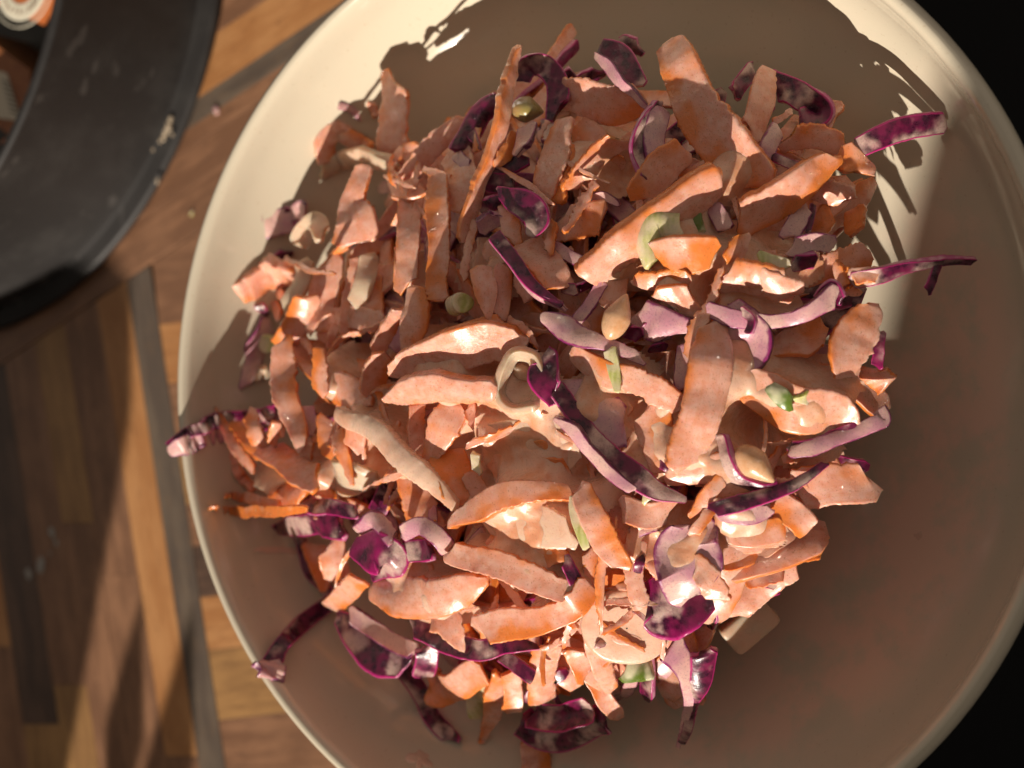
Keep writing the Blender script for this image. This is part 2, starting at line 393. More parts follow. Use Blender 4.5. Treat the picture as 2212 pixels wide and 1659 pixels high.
# ---------------------------------------------------------------- shreds
def vnoise(x, y, z): return noise.noise(Vector((x, y, z)))
PROF = [(-0.96, 1), (-0.86, 1), (-0.45, 1), (0.0, 1), (0.45, 1), (0.86, 1), (0.96, 1), (1.0, 0.55), (1.0, -0.55),
        (0.96, -1), (0.6, -1), (0.0, -1), (-0.6, -1), (-0.96, -1), (-1.0, -0.55), (-1.0, 0.55)]
NP = len(PROF)
def sweep(P, Wd, th, roll=0.0, curl=0.0, jag=0.0, taper=(0.5, 0.5), slant=(0, 0), lump=0.2, seed=0.0, wav=0.0, up=None, twist=0.0, bend=0.0):
    """P: world points, Wd: half widths (m), th: half thickness. Returns verts, faces, per-vertex (edge, side, seed)"""
    rs = random.Random(int(seed*1e6)); n = len(P)
    vs, at, fs = [], [], []
    jl = [rs.uniform(-1, 1) for _ in range(n)]; jr = [rs.uniform(-1, 1) for _ in range(n)]
    s0 = seed*91.7; flip = rs.choice((-1, 1))
    Ls = [0.0]
    for i in range(1, n): Ls.append(Ls[-1]+(P[i]-P[i-1]).length)
    L = max(Ls[-1], 1e-6)
    for i in range(n):
        t = (P[min(i+1, n-1)]-P[max(i-1, 0)])
        t = t.normalized() if t.length > 1e-9 else Vector((1, 0, 0))
        vw = (CAM-P[i]).normalized() if up is None else up
        nr = vw-t*vw.dot(t)
        nr = nr.normalized() if nr.length > 1e-5 else t.orthogonal().normalized()
        s = i/(n-1)
        q = Matrix.Rotation(RAD(roll + twist*(s-0.5) + wav*18*vnoise(s*2.3, s0, 1.0)), 3, t)
        nr = q @ nr; sd = nr.cross(t)
        w = Wd[i]; d0, d1 = Ls[i], L-Ls[i]
        e0 = taper[0]*w*2+1e-6; e1 = taper[1]*w*2+1e-6
        k = 1.0
        if d0 < e0: k *= max(0.22, d0/e0)**0.55
        if d1 < e1: k *= max(0.22, d1/e1)**0.55
        tk = th*(0.35+0.65*min(1.0, k*1.3))*(1+0.25*vnoise(s*5, s0, 7.0))
        c = P[i] + nr*(wav*0.0011*vnoise(Ls[i]*120, s0, 3.0)) + sd*(wav*0.0008*vnoise(Ls[i]*90, s0, 9.0))
        sl = slant[0]*max(0, 1-d0/(1.6*w+1e-6)) + slant[1]*max(0, 1-d1/(1.6*w+1e-6))
        for u, h in PROF:
            sgn = 3.0 if u < 0 else 57.0
            j = 1.1*vnoise(Ls[i]*520, s0, sgn)+1.2*vnoise(Ls[i]*1150, s0, sgn+5)+0.35*(jl[i] if u < 0 else jr[i])
            j *= 0.25+1.3*max(0.0, vnoise(Ls[i]*75, s0, sgn+11)+0.25)
            lo = 0.10*vnoise(Ls[i]*140, s0, 20 if u < 0 else 31)
            ww = w*k*(1+lo) + (jag*j*(1.0 if abs(u) > 0.95 else (0.8 if abs(u) > 0.8 else (0.3 if abs(u) > 0.5 else 0))))
            x = u*ww
            zz = h*tk + curl*w*(u*u-0.4)*k
            if abs(u) < 0.95: zz += lump*0.001*vnoise(x*420+s0, Ls[i]*420, h*3.0)*0.8
            vs.append(c + sd*x + nr*zz + t*(sl*u*w))
            at.append((abs(u) if abs(h) == 1 else 1.0, 0.0 if h == 1 else (1.0 if abs(h) < 1 else 0.45), seed, 0.5+0.5*u*flip))
    for i in range(n-1):
        for k in range(NP):
            k2 = (k+1) % NP
            fs.append((i*NP+k, i*NP+k2, (i+1)*NP+k2, (i+1)*NP+k))
    fs.append(tuple(range(NP-1, -1, -1))); fs.append(tuple(range((n-1)*NP, n*NP)))
    return vs, fs, at
def setattr_pa(me, at):
    a = me.attributes.new('pa', 'FLOAT_COLOR', 'POINT')
    flatv = []
    for q in at: flatv += [q[0], q[1], q[2], q[3] if len(q) > 3 else 0.5]
    a.data.foreach_set('color', flatv)

SEEDN = [0]
def nseed():
    SEEDN[0] += 1; return (SEEDN[0]*0.61803) % 1.0
KINDS = {  # name, material, category, half thickness, jag, noun
    'c': ('carrot_shred', 'carrot', 'carrot'), 'w': ('carrot_shred', 'raw', 'carrot'), 'd': ('dressed_carrot_shred', 'cream', 'carrot'),
    'k': ('cabbage_shred', 'skin', 'cabbage'), 'f': ('cabbage_shred', 'flesh', 'cabbage'), 'o': ('onion_slice', 'onion', 'onion'),
    'g': ('spring_onion_piece', 'green', 'onion'), 'h': ('spring_onion_piece', 'darkgreen', 'onion')}
COUNT = {}
GV, GF = [], []
LANDMARKS = [(1140, 237, 'olive pea'), (1354, 1352, 'round pale slice'), (1334, 684, 'teardrop seed'), (1632, 1004, 'magenta-cupped seed'),
    (1120, 825, 'curled onion ring'), (992, 657, 'round onion stem slice'), (1430, 510, 'celery-like stalk'), (1616, 1347, 'whitish dice'),
    (1690, 856, 'dark green fleck'), (808, 1196, 'cream-daubed square leaf'), (860, 976, 'pale dressing ridge'), (1668, 572, 'yellow chunk'),
    (420, 950, 'cabbage arm over the lip'), (1500, 200, 'tallest broad carrot strip'), (1950, 285, 'wall-reaching purple strip'),
    (1210, 1575, 'dark rolled leaf'), (848, 200, 'upright carrot curl'), (600, 1420, 'flared pink-ended arm'), (1960, 590, 'knotted purple tendril'),
    (600, 480, 'pink folded leaf'), (1250, 1110, 'green sliver'), (1320, 160, 'pink ribbon of cabbage'), (1560, 420, 'cream-tipped broad strip'),
    (980, 1290, 'jagged lower carrot strip'), (582, 742, 'thin yellow-green ring')]
def piece(kind, pts, roll=None, curl=None, label=None, th=None, taper=None, slant=None, wav=None, twist=None, seed=None):
    name, mat, cat = KINDS[kind]
    sd = nseed()
    if seed is not None: sd = seed
    rs = random.Random(int(sd*1e7))
    n_in = len(pts)
    full = []
    for p in pts: full.append(p if len(p) == 4 else (*p, None))
    mX = sum(p[0] for p in pts)/n_in; mY = sum(p[1] for p in pts)/n_in
    lift = 8.0 if (mX < 640 and 850 < mY < 1190) else (3.5 if mX < 720 and mY < 850 else 0.0)
    if lift: full = [(a, b, c+lift, d) for a, b, c, d in full]
    lenpx = sum(math.hypot(full[i][0]-full[i-1][0], full[i][1]-full[i-1][1]) for i in range(1, n_in))
    n = int(min(90, max(14, lenpx/3.6)))
    sp = crom([(a, b, c, d) for a, b, c, d in full], n)
    P = [on_heap(x, y, z) for x, y, z, _ in sp]
    Wd = [max(3.0, q)*0.5*px2m(p) for p, (_, _, _, q) in zip(P, sp)]
    if roll is not None: Wd = [q/max(0.75, math.cos(RAD(roll))) for q in Wd]
    if kind in 'cwdo': Wd = [q*1.02 for q in Wd]
    mw = sum(Wd)/len(Wd)
    veg = kind in 'cwd'
    # positive roll turns the face toward the sun, negative away from it
    if roll is None: roll = rs.uniform(-14, 32)
    my_ = sum(p[1] for p in pts)/n_in
    if my_ > 1020: roll *= 0.5
    elif my_ < 720: roll *= 1.2
    mid_ = P[n//2]; t_ = (P[min(n//2+1, n-1)]-P[max(n//2-1, 0)]).normalized(); v_ = (CAM-mid_).normalized()
    n_ = (v_-t_*v_.dot(t_)).normalized()
    if (Matrix.Rotation(RAD(20), 3, t_) @ n_).dot(sdir) < (Matrix.Rotation(RAD(-20), 3, t_) @ n_).dot(sdir): roll = -roll
    if curl is None: curl = rs.choice((0.0, 0.03, -0.05, -0.08, -0.2, 0.06)) if veg else rs.uniform(-0.28, 0.1)
    if th is None: th = 0.00058*rs.uniform(0.7, 1.6) if veg else 0.00062*rs.uniform(0.7, 1.5)
    th = min(th, mw*0.55)
    if taper is None: taper = (rs.uniform(0.03, 0.26), rs.uniform(0.03, 0.26)) if veg else (rs.uniform(0.03, 0.2), rs.uniform(0.03, 0.2))
    if slant is None: slant = (rs.uniform(-0.8, 0.8), rs.uniform(-0.8, 0.8))
    if wav is None: wav = 1.0 if veg else 1.5
    if twist is None: twist = rs.uniform(-18, 18)
    v, f, at = sweep(P, Wd, th, roll, curl, 0.00042 if veg else 0.00010, taper, slant, 0.24 if veg else 0.10, sd, wav, None, twist)
    b0 = len(GV); GV.extend(v); GF.extend(tuple(i+b0 for i in q) for q in f)
    c = sum(P, Vector())/len(P)
    o = mkobj(name, v, f, M[mat], loc=c); setattr_pa(o.data, at)
    if not label:
        wide = 2*mw/px2m(c)
        ls = 'long' if lenpx > 190 else ('short' if lenpx < 75 else '')
        ws = 'broad' if wide > 62 else ('thin' if wide < 30 else 'narrow')
        what = {'c': 'pink-dressed carrot shred', 'w': 'bare orange carrot shred', 'd': 'cream-dressed carrot shred',
                'k': 'dark purple cabbage shred', 'f': 'lilac cut-faced cabbage shred', 'o': 'translucent pale onion slice',
                'g': 'pale green spring onion piece', 'h': 'dark green spring onion piece'}[kind]
        chord = math.hypot(full[0][0]-full[-1][0], full[0][1]-full[-1][1])/max(1, lenpx)
        wm = max(Wd); sh = ('curved ' if chord < 0.97 else '')+('tapering ' if min(Wd[0], Wd[-1]) < 0.5*wm else '')
        what = sh+what
        mx, my = pts[n_in//2][0], pts[n_in//2][1]
        near = min(LANDMARKS, key=lambda q: math.hypot(q[0]-mx, q[1]-my))[2]
        label = ' '.join((ls+' '+ws+' '+what+' near the '+near).split())
        o['group'] = label
    o['label'] = label; o['category'] = cat
    COUNT[kind] = COUNT.get(kind, 0)+1
    return o
def P4(s, w=None):
    out = []
    for tok in s.split():
        a = [float(t) for t in tok.split(',')]
        if len(a) == 3: a.append(w)
        out.append(tuple(a))
    return out

#PIECES_BEGIN
TR = '''
c 62 848,172,16 850,230,11 852,300,5 855,345,0 | roll=25 label=upright_wide_carrot_curl_standing_before_the_shaded_bowl_wall
c 18 800,222,9 812,250,6
f 16 730,228,6 750,236,6 778,258,4
c 45 712,352,1 704,312,3 728,285,4 752,300,4
w 40 735,287,3 800,325,2
o 40 692,372,2 740,345,6 800,342,6 850,360,4
c 45 789,356,16,36 775,400,15,44 763,440,14,58 768,480,13,92 762,528,11,84 | roll=22
f 58 556,494,4 600,476,6 664,462,8 | label=pink_folded_cabbage_leaf_reaching_toward_the_left_bowl_wall
k 18 615,452,9 650,492,8
o 45 650,530,7 680,482,11 702,505,10
k 26 598,560,3 622,540,4
c 60 505,628,6,38 560,606,8,60 628,578,9,76 | roll=30 th=.0016
o 36 655,560,11 640,620,11 622,682,10 | roll=30
k 20 558,655,5 582,668,5
c 24 590,650,5 604,684,5
c 55 672,638,10 645,680,11 625,720,11 610,748,10
c 45 610,735,11,45 612,800,10,52 625,880,10,50 640,940,10,38 650,974,9,18 | roll=15
f 55 586,700,4,60 560,745,6,62 541,790,6,40 528,836,5,24
o 28 550,808,6 573,798,6
w 70 640,730,4 700,795,3 762,812,2 | roll=-35
c 32 690,750,14,22 688,800,13,34 692,852,12,38 | roll=18
c 70 680,828,10 740,842,10 792,882,9,44 | roll=24
c 60 712,560,6 694,640,5 684,706,5
c 55 785,560,6 772,640,5 760,724,4
o 44 800,545,7 785,610,7 768,668,6
c 50 660,694,4 740,688,5 824,692,5
c 45 805,600,3 812,722,3
c 36 872,665,8 842,700,9 812,762,9 | roll=20
c 55 838,765,9 815,800,9 800,856,8 | roll=18
c 26 1121,98,24,6 1107,140,22,22 1096,200,20,30 1084,260,18,32 1060,330,15,30 1036,400,13,28 1015,460,12,28 996,522,11,16 | roll=35 label=tall_very_thin_carrot_sliver_standing_over_the_olive_pea
k 52 1123,178,12 1142,145,14 1178,140,14 1200,180,12 1204,245,9 | curl=.3
k 50 1082,220,9 1040,246,10 1011,300,9 1000,328,8 | curl=-.5
f 28 985,335,10 1012,360,10
c 44 860,388,7,16 900,350,8,44 950,305,8,48 1015,252,5,40
c 30 916,366,10,12 975,397,10,34
c 70 975,322,8 1000,380,9 1006,434,8 | roll=22
w 30 1108,282,13,16 1092,330,13,34 1074,362,13,14 | roll=22
f 40 1143,272,13 1132,332,13
c 14 1184,260,12 1160,302,11
k 45 1132,335,9 1090,358,10 1058,388,9 1112,398,8
k 58 1076,415,14,24 1128,436,15,62 1156,472,15,62 1146,512,14,22 | roll=10
f 40 1032,490,12 1082,463,12 | roll=25
k 34 1040,446,11 1088,436,11
c 55 1224,256,12,40 1200,330,12,58 1175,400,11,56 1165,448,9,30 | roll=-30
w 34 1221,320,10 1206,442,9 | roll=40
c 80 1208,205,8,60 1270,214,10,80 1330,226,10,84 1394,214,9,70 | roll=18
c 30 1238,184,10 1304,214,10
c 42 1224,412,10,34 1250,376,11,42 1285,340,12,42 1344,303,12,50 | roll=25
w 40 1258,408,5 1300,366,6 1350,346,6
c 72 1230,332,6 1292,268,7
f 22 1290,113,16,10 1318,148,17,26 1346,186,16,22 1378,214,15,14 1402,230,13,10 | roll=25 label=pink_wavy_ribbon_of_cabbage_standing_at_the_shaded_far_side
k 52 1296,104,12 1340,122,12 1378,184,10
k 40 1338,94,8 1384,106,7
c 28 1238,58,4 1204,108,5 1184,138,5
k 24 1246,94,2 1196,156,3
k 40 1204,186,6 1244,164,6
k 40 1296,150,3 1246,188,3
c 95 1448,90,22,62 1470,150,21,86 1502,220,18,96 1544,284,15,112 1592,342,13,112 1642,408,11,84 | roll=12 th=.0012 label=tallest_broad_carrot_strip,_standing_up_at_the_shaded_far_side
k 26 1428,222,18,14 1391,268,19,26 1378,330,18,28 1386,388,17,20 | roll=-30
f 50 1424,232,17 1412,290,17 1418,344,15
c 75 1482,326,15,60 1440,352,16,78 1410,392,15,76 1382,434,13,60 | roll=15
c 75 1556,380,20,66 1500,422,19,80 1420,480,18,78 1340,540,17,76 1262,598,15,54 | roll=28 th=.0014 curl=-.3 label=long_broad_carrot_strip_with_a_rounded_cream_tip,_sunlit_at_its_end
c 75 1800,336,16,40 1740,390,16,70 1680,430,15,82 1596,482,12,80 | roll=24 th=.0012
w 60 1812,328,14 1838,350,13 1864,378,12 | roll=-15
c 55 1758,402,9 1834,432,8
f 40 1682,278,14 1662,310,14 1654,344,13 | curl=-.5
k 22 1668,340,12 1694,350,12 1724,362,10
c 60 1662,148,13,36 1642,210,12,66 1626,292,9,56
k 35 1626,148,8 1590,206,8
k 60 1676,184,6 1730,210,7 1772,242,6 1730,272,6
c 55 1790,213,4 1802,268,4
c 55 1698,302,7 1760,296,8 1834,322,8
c 15 1668,266,10 1710,243,10
k 48 1838,326,13,44 1900,298,16,50 1970,274,17,54 2044,266,18,46 | curl=-.15 roll=8 wav=.3 label=dark_purple_cabbage_strip_reaching_out_to_the_bowl_wall,_dressing_daubed_on_it
c 50 890,412,10 885,500,11 880,560,11 875,622,10 | roll=18
c 48 945,378,13,40 944,450,13,54 950,520,12,46 945,600,11,46 950,652,10,44 | roll=12
c 55 900,618,13,40 895,690,13,60 888,757,11,34 | roll=20
c 18 1027,478,10 1000,602,10
c 45 1035,578,12,46 1046,630,13,52 1053,694,12,10
c 42 1090,572,10 1086,630,10 1075,684,10
c 70 1056,520,8 1096,564,8
c 45 1100,452,11 1106,524,10 | roll=15
k 30 1068,508,17,34 1110,562,17,32 1150,618,16,26 1216,662,14,12 | roll=-8 wav=.4
f 15 1084,532,16 1120,590,16 1160,637,15 1220,664,14 | roll=40 wav=.4
c 70 1130,524,9 1180,572,11 1208,624,10 | roll=-20
c 50 1114,588,11 1152,644,10
c 80 1204,482,8 1304,470,8
w 20 1196,476,11 1190,548,11
f 28 1204,538,7 1264,562,7
k 26 1218,618,7 1248,632,7
c 55 1337,572,11 1315,664,10 | roll=15
f 28 1304,610,12 1272,655,13 1240,698,13
f 45 1166,690,16,22 1215,706,16,58 1262,731,16,46 1312,750,15,30 1390,773,13,28
c 75 843,796,16,24 900,786,16,70 980,756,17,90 1060,736,16,84 1134,726,15,36 | roll=24 th=.0013
c 50 960,734,12 1092,700,12
c 50 830,858,17,10 880,845,18,52 950,838,18,60 1078,843,16,40 | roll=30 th=.0014
o 24 1167,806,15 1150,772,16 1110,766,16 1084,798,16 1084,845,15 1110,878,15 1162,888,15 | roll=55 curl=0 label=curled_ring_of_pale_onion_standing_on_edge
c 90 1098,852,8 1204,828,8
w 60 940,815,10 1040,812,10 | roll=-50
k 66 1180,766,15,60 1180,810,17,72 1206,852,17,66
k 45 1204,836,16,40 1250,900,17,44 1300,962,17,50 1342,1010,16,54 1400,1058,15,48 1482,1088,14,14 | roll=-12
f 88 1232,818,13 1300,880,13 1352,932,12 | roll=-20
f 20 1198,904,18,8 1240,926,19,26 1270,975,19,24 1312,1022,18,26 1368,1060,17,18 | roll=30
c 50 1238,753,13,34 1300,798,14,56 1370,824,14,52 1430,850,14,58 1482,882,13,34 | roll=26
g 24 1318,753,16,30 1326,800,16,28 1334,848,15,14
w 90 1270,800,8 1334,905,8
g 70 1408,575,16,30 1396,520,18,52 1422,480,20,88 1474,506,19,62 | curl=-.6 th=.0016 label=pale_green_striped_celery-like_stalk_piece_curving_over_a_broad_carrot_strip
h 26 1508,458,14 1516,508,14
f 40 1532,440,12 1562,500,12
c 70 1415,548,17,50 1480,552,19,84 1546,540,18,60 | roll=20
c 40 1368,600,14,24 1430,606,15,46 1494,600,15,40 | roll=26
c 70 1438,652,13 1504,652,13 | roll=20
c 44 1582,566,16,50 1598,530,17,44 1612,505,17,22
c 75 1556,602,16 1620,602,17 1704,622,16 | roll=24
c 64 1640,604,17 1716,634,15 | roll=26
g 38 1638,563,19 1698,581,19 | label=small_yellow_sweetcorn-coloured_chunk_set_in_pink_dressing
c 30 1562,578,17,12 1530,650,16,20 1502,720,15,36 1490,784,14,34 | roll=-20
f 85 1374,680,11 1420,692,13 1474,722,12
k 34 1350,710,10 1388,727,10
k 24 1380,704,9 1444,734,9
f 40 1487,738,10 1475,790,10 1476,842,10
f 40 1526,668,16,34 1580,690,17,42 1640,700,17,34 1700,691,17,32 1760,666,18,40 1810,638,18,64 | roll=10 label=long_curving_lilac_cabbage_rib_with_purple_borders
f 80 1568,680,14,84 1622,722,14,96 1628,770,13,66 1598,806,12,24
k 18 1602,670,19 1626,690,19 1622,722,18 | roll=30
k 25 1768,646,15 1798,618,17 1816,652,16
f 40 1706,538,14 1760,520,15 1804,526,14
k 34 1708,570,14 1764,560,14 | roll=20
f 45 1742,442,10 1704,514,10
k 14 1752,438,10 1746,504,10
w 30 1814,568,12 1827,622,11 | roll=25
c 22 1820,632,11 1858,630,11
c 60 1748,592,6 1882,545,6
w 60 1765,458,4 1792,504,4
w 45 1850,448,3 1845,508,3
c 40 1838,600,14,34 1900,595,15,34 | roll=-10
k 26 1836,606,13,40 1900,594,15,38 1960,580,16,26 2040,566,17,18 2104,564,18,16 | wav=1.3 label=knotted_dark_purple_cabbage_tendril_stretched_out_over_the_bowl_wall
k 20 2022,568,17 2008,600,16 2000,628,14
c 80 1884,652,14,50 1852,710,15,88 1832,760,15,90 1818,818,14,36 | roll=22
k 25 1902,716,11 1896,794,11
c 60 1878,798,8 1918,834,7
w 90 1676,722,6 1784,732,6 | roll=-40
w 80 1668,792,6 1794,832,6 | roll=-30
c 90 1596,808,13,54 1650,850,14,94 1720,882,15,104 1800,892,14,84 1842,922,12,30 | roll=20
h 36 1662,832,18,26 1690,856,19,42 1712,874,18,28 | label=dark_green_spring_onion_fleck_on_a_broad_coated_carrot
g 34 1722,858,18 1752,868,17
c 85 1537,698,15,56 1541,760,17,88 1531,830,18,92 1515,900,18,86 1490,960,17,86 1474,1014,16,54 | roll=14 th=.0013 curl=-.25 label=big_upright_pale_orange_carrot_strip_beside_the_magenta-cupped_seed
k 30 1554,938,14 1565,990,15 1592,1036,15 1640,1052,14 1684,1050,13 | roll=45 label=magenta-edged_cabbage_curl_cupping_an_orange-tinted_seed
f 34 1703,977,12,24 1760,966,13,38 1820,941,14,32 1872,925,14,34 1908,908,14,36 1897,882,14,32
k 20 1704,962,11 1780,945,12 1850,918,13
k 34 1537,1102,16,34 1600,1085,16,36 1680,1060,15,30 1730,1040,14,25 1784,1003,12,16 | roll=-10 wav=.4 label=straight_purple_cabbage_strip_with_bright_magenta_edges
f 32 1548,1118,15,16 1620,1109,15,40 1664,1092,14,18 | roll=25
c 50 1556,1140,12 1620,1152,12 1694,1134,11 | roll=25
c 55 1668,1076,12 1710,1110,12 1750,1144,11 | roll=25
c 90 1716,1062,9 1800,1050,10 1886,1038,9
c 25 1537,1098,14 1498,1154,14
c 28 1564,1028,14 1530,1070,14 1503,1114,14 | roll=30
c 55 1438,1020,12 1510,1022,13 1572,990,13 | roll=28
c 40 1558,1050,12 1624,1067,12 | roll=25
w 35 1690,985,10 1738,991,10
w 42 1563,1214,0 1650,1196,-2 1776,1190,-6
c 60 1558,1172,0 1734,1160,-3
c 64 1578,1332,-13 1640,1272,-11 1722,1215,-9
c 50 1590,1250,-6 1690,1235,-9
k 40 1600,1290,-12 1680,1260,-12
w 46 1700,1150,-4 1750,1200,-8
f 120 1502,1128,13,80 1480,1180,14,126 1490,1230,15,134 1484,1296,14,70 | roll=22 curl=.15 label=large_lobed_cabbage_piece_coated_in_brownish_pink_dressing
c 45 1503,1213,15 1530,1250,16 1552,1294,15 | roll=35
k 100 1404,1292,10,86 1432,1318,11,118 1480,1322,12,96 1540,1296,10,46 | roll=18 tp=.01 seed=.957 label=bright_magenta_red_cabbage_leaf_piece_standing_over_the_round_pale_slice
f 50 1448,1396,3,74 1475,1440,1,52 1490,1500,-2,26 1480,1560,-7,18 1464,1614,-11,8
k 45 1522,1406,2,60 1512,1470,-1,50 1492,1530,-5,30 1474,1604,-9,18
c 50 1253,1048,17,44 1280,1110,18,58 1310,1170,17,58 1348,1230,16,40 | roll=20
g 22 1241,1072,17,16 1249,1120,18,30 1269,1182,17,16 | roll=15 label=slim_green_sliver_of_spring_onion_along_a_carrot_strip
c 18 1299,1198,16,20 1297,1280,16,20 1294,1372,15,4 | th=.001
c 30 1270,1188,11 1274,1240,11 1281,1304,10
c 42 1376,1172,10 1370,1240,11 1386,1316,11
w 100 1352,1240,6 1296,1294,6
k 30 1220,1208,14 1240,1236,14 1252,1264,13
c 50 977,1190,15,44 1050,1210,16,52 1130,1241,16,58 1226,1278,15,44 | roll=25 th=.0014
c 60 1041,1360,14,60 1110,1351,14,64 1190,1335,14,56 1242,1306,14,58 1272,1256,12,50 | roll=20
k 45 890,1346,8,50 960,1386,9,50 1040,1402,10,46 1100,1390,11,42 1164,1397,9,10
k 34 1083,1418,6 1120,1446,6 1154,1464,5
c 70 806,1266,14,50 880,1294,15,80 950,1290,15,80 1010,1270,14,60 1058,1252,12,16 | roll=25 label=broad_jagged_carrot_strip_at_the_sunlit_lower_edge
c 60 926,1306,14,84 970,1350,13,60 1002,1406,12,10 | roll=20
c 45 778,1252,12 740,1286,11 718,1316,9 | roll=25
c 60 718,1168,8 725,1220,8 731,1268,7
k 80 766,1178,17,40 808,1196,18,96 840,1215,17,70 804,1246,15,24 | roll=15 label=squarish_purple_cabbage_leaf_daubed_with_cream_dressing
f 40 776,1152,15 810,1124,16 854,1162,15
f 40 868,1152,16 910,1134,17 946,1160,16 964,1190,14
k 50 878,1192,13 934,1186,13
w 50 896,1208,8 890,1252,7
k 36 718,1298,4,34 660,1342,5,38 610,1392,6,36 586,1432,8,46 | wav=.4 label=long_dark_purple_cabbage_arm_reaching_to_the_bowl_lip
f 66 592,1426,9,44 572,1462,9,84 | label=flared_pink_end_of_cabbage_touching_the_bowl_lip
k 80 738,1328,8,24 780,1370,9,72 830,1410,9,92 886,1434,8,60 | roll=25
f 40 758,1324,9 830,1372,9 898,1412,8
k 45 928,1396,6 910,1460,6 | roll=25
f 20 818,1436,4 834,1456,4
c 70 926,1470,1 960,1490,0 1044,1448,1
k 40 866,1440,-2 920,1520,-5 974,1604,-9
c 40 1076,1452,0,28 1070,1520,-3,48 1038,1606,-8,10
c 42 1106,1448,1 1105,1534,-3
c 60 1182,1386,5 1170,1450,2 1170,1514,-3
g 45 1056,1468,-4 1028,1510,-6 1042,1554,-7
k 70 1126,1556,-6 1168,1586,-7 1230,1588,-7 1306,1548,-6 | curl=-.5 label=dark_rolled_cabbage_leaf_at_the_shaded_foot_of_the_heap
k 60 1150,1545,-5 1210,1552,-4 1280,1530,-5 | curl=.4
c 62 1150,1596,-13 1156,1672,-15
c 44 1273,1368,7,26 1290,1420,4,46 1322,1494,-2,36
h 45 1346,1456,0 1410,1440,1
c 45 1238,1398,3 1262,1464,0
f 40 364,972,19,22 400,960,20,46 440,944,19,36 500,928,16,30 | roll=15 label=lilac_wavy_cabbage_arm_hanging_over_the_bowl_lip
k 28 366,960,18,16 430,922,17,28 480,905,15,30 560,898,10,30 616,878,7,30
k 45 558,916,8 624,878,8
w 20 465,880,20,5 490,930,19,22 520,980,17,24 550,1016,14,18 | roll=20
w 28 507,908,16 535,955,15 567,992,12
w 32 537,893,15 550,930,15 564,964,13 | roll=15
c 60 578,968,11 640,1012,11 684,1038,10 | roll=-20
c 24 596,909,13 587,964,12
w 22 504,972,10 515,1020,10 548,1060,10
o 60 560,1024,10 602,1046,10
w 20 487,1069,14,8 540,1078,14,24 604,1091,13,20
w 20 451,1100,17,6 520,1103,17,24 600,1107,16,24 664,1097,14,16
w 60 588,1068,8 654,1076,8
c 36 673,955,15,6 660,1008,14,42
c 30 652,1055,12,16 719,1059,12,42
k 32 605,1042,15,10 650,1075,15,34 700,1096,15,36 770,1107,13,30 | roll=-12
k 40 590,1141,9,10 630,1136,10,42 690,1130,10,48 744,1140,9,50 | roll=25
k 28 643,1156,3 668,1230,2 718,1290,3
w 50 672,1176,1 712,1264,1
c 35 700,897,13 705,950,13 716,994,12
f 28 664,877,12 681,934,11
o 90 698,1000,10 740,1030,11 796,1008,10
c 26 733,932,14,30 745,980,15,28 762,1050,14,8 | roll=20
c 45 772,917,14 764,974,14
d 40 732,891,17,28 800,926,18,44 860,976,18,46 920,1030,17,44 990,1096,15,18 | roll=25 th=.0014 label=long_ridge_of_cream_dressing_along_a_carrot_shred
k 34 798,958,5 832,1034,5
k 45 842,1038,6 818,1114,6
f 24 862,998,6 834,1064,6
c 75 884,1008,8 900,1080,8 932,1166,8
c 35 901,868,13 895,930,13 906,990,12
c 60 987,868,13,50 960,920,14,72 924,996,13,26 | roll=-15
c 30 1014,873,12,34 1021,928,12,6
w 75 958,972,11 985,1030,12 998,1090,12 | roll=-25
d 90 1026,934,9,26 1100,955,10,90 1180,962,10,112 1254,972,10,90 | roll=20
c 60 1046,890,8 1150,900,8 1234,906,8
c 64 1056,1010,8 1140,1015,9 1234,1022,8 | roll=18
g 20 1029,977,12 1041,1018,11
c 40 1010,1020,11 1036,1074,10
c 45 975,1134,16,12 1030,1101,17,46 1090,1072,17,52 1160,1060,16,42 1240,1066,14,26 | roll=-28 th=.0013
d 70 1036,1124,12,36 1100,1132,13,80 1170,1141,13,84 1240,1152,12,60 | roll=28
c 56 1058,1163,11,26 1140,1181,12,62 1214,1214,12,46 | roll=25
f 22 1047,1138,7 1003,1188,7
c 55 1342,1098,12 1400,1116,13 1454,1100,12 | roll=20
c 80 1408,866,11 1420,930,11 1442,996,11 | roll=15
k 26 1426,1000,12 1462,1026,12
g 24 1401,1048,14 1397,1080,13
c 110 1296,1058,8 1342,1120,8 1404,1172,8
f 30 1343,1166,9 1444,1128,10
k 40 1396,1180,5 1430,1240,5
c 50 1285,960,7 1390,1010,7
'''
#PIECES_END
for line in TR.strip().split('\n'):
    head, _, opt = line.partition('|')
    tk = head.split(None, 2)
    kw = {}
    for t in opt.split():
        k, _, vv = t.partition('=')
        if k == 'label': kw[k] = vv.replace('_', ' ')
        elif k == 'tp': kw['taper'] = (float(vv), float(vv))
        else: kw[k] = float(vv)
    piece(tk[0], P4(tk[2], float(tk[1])), **kw)

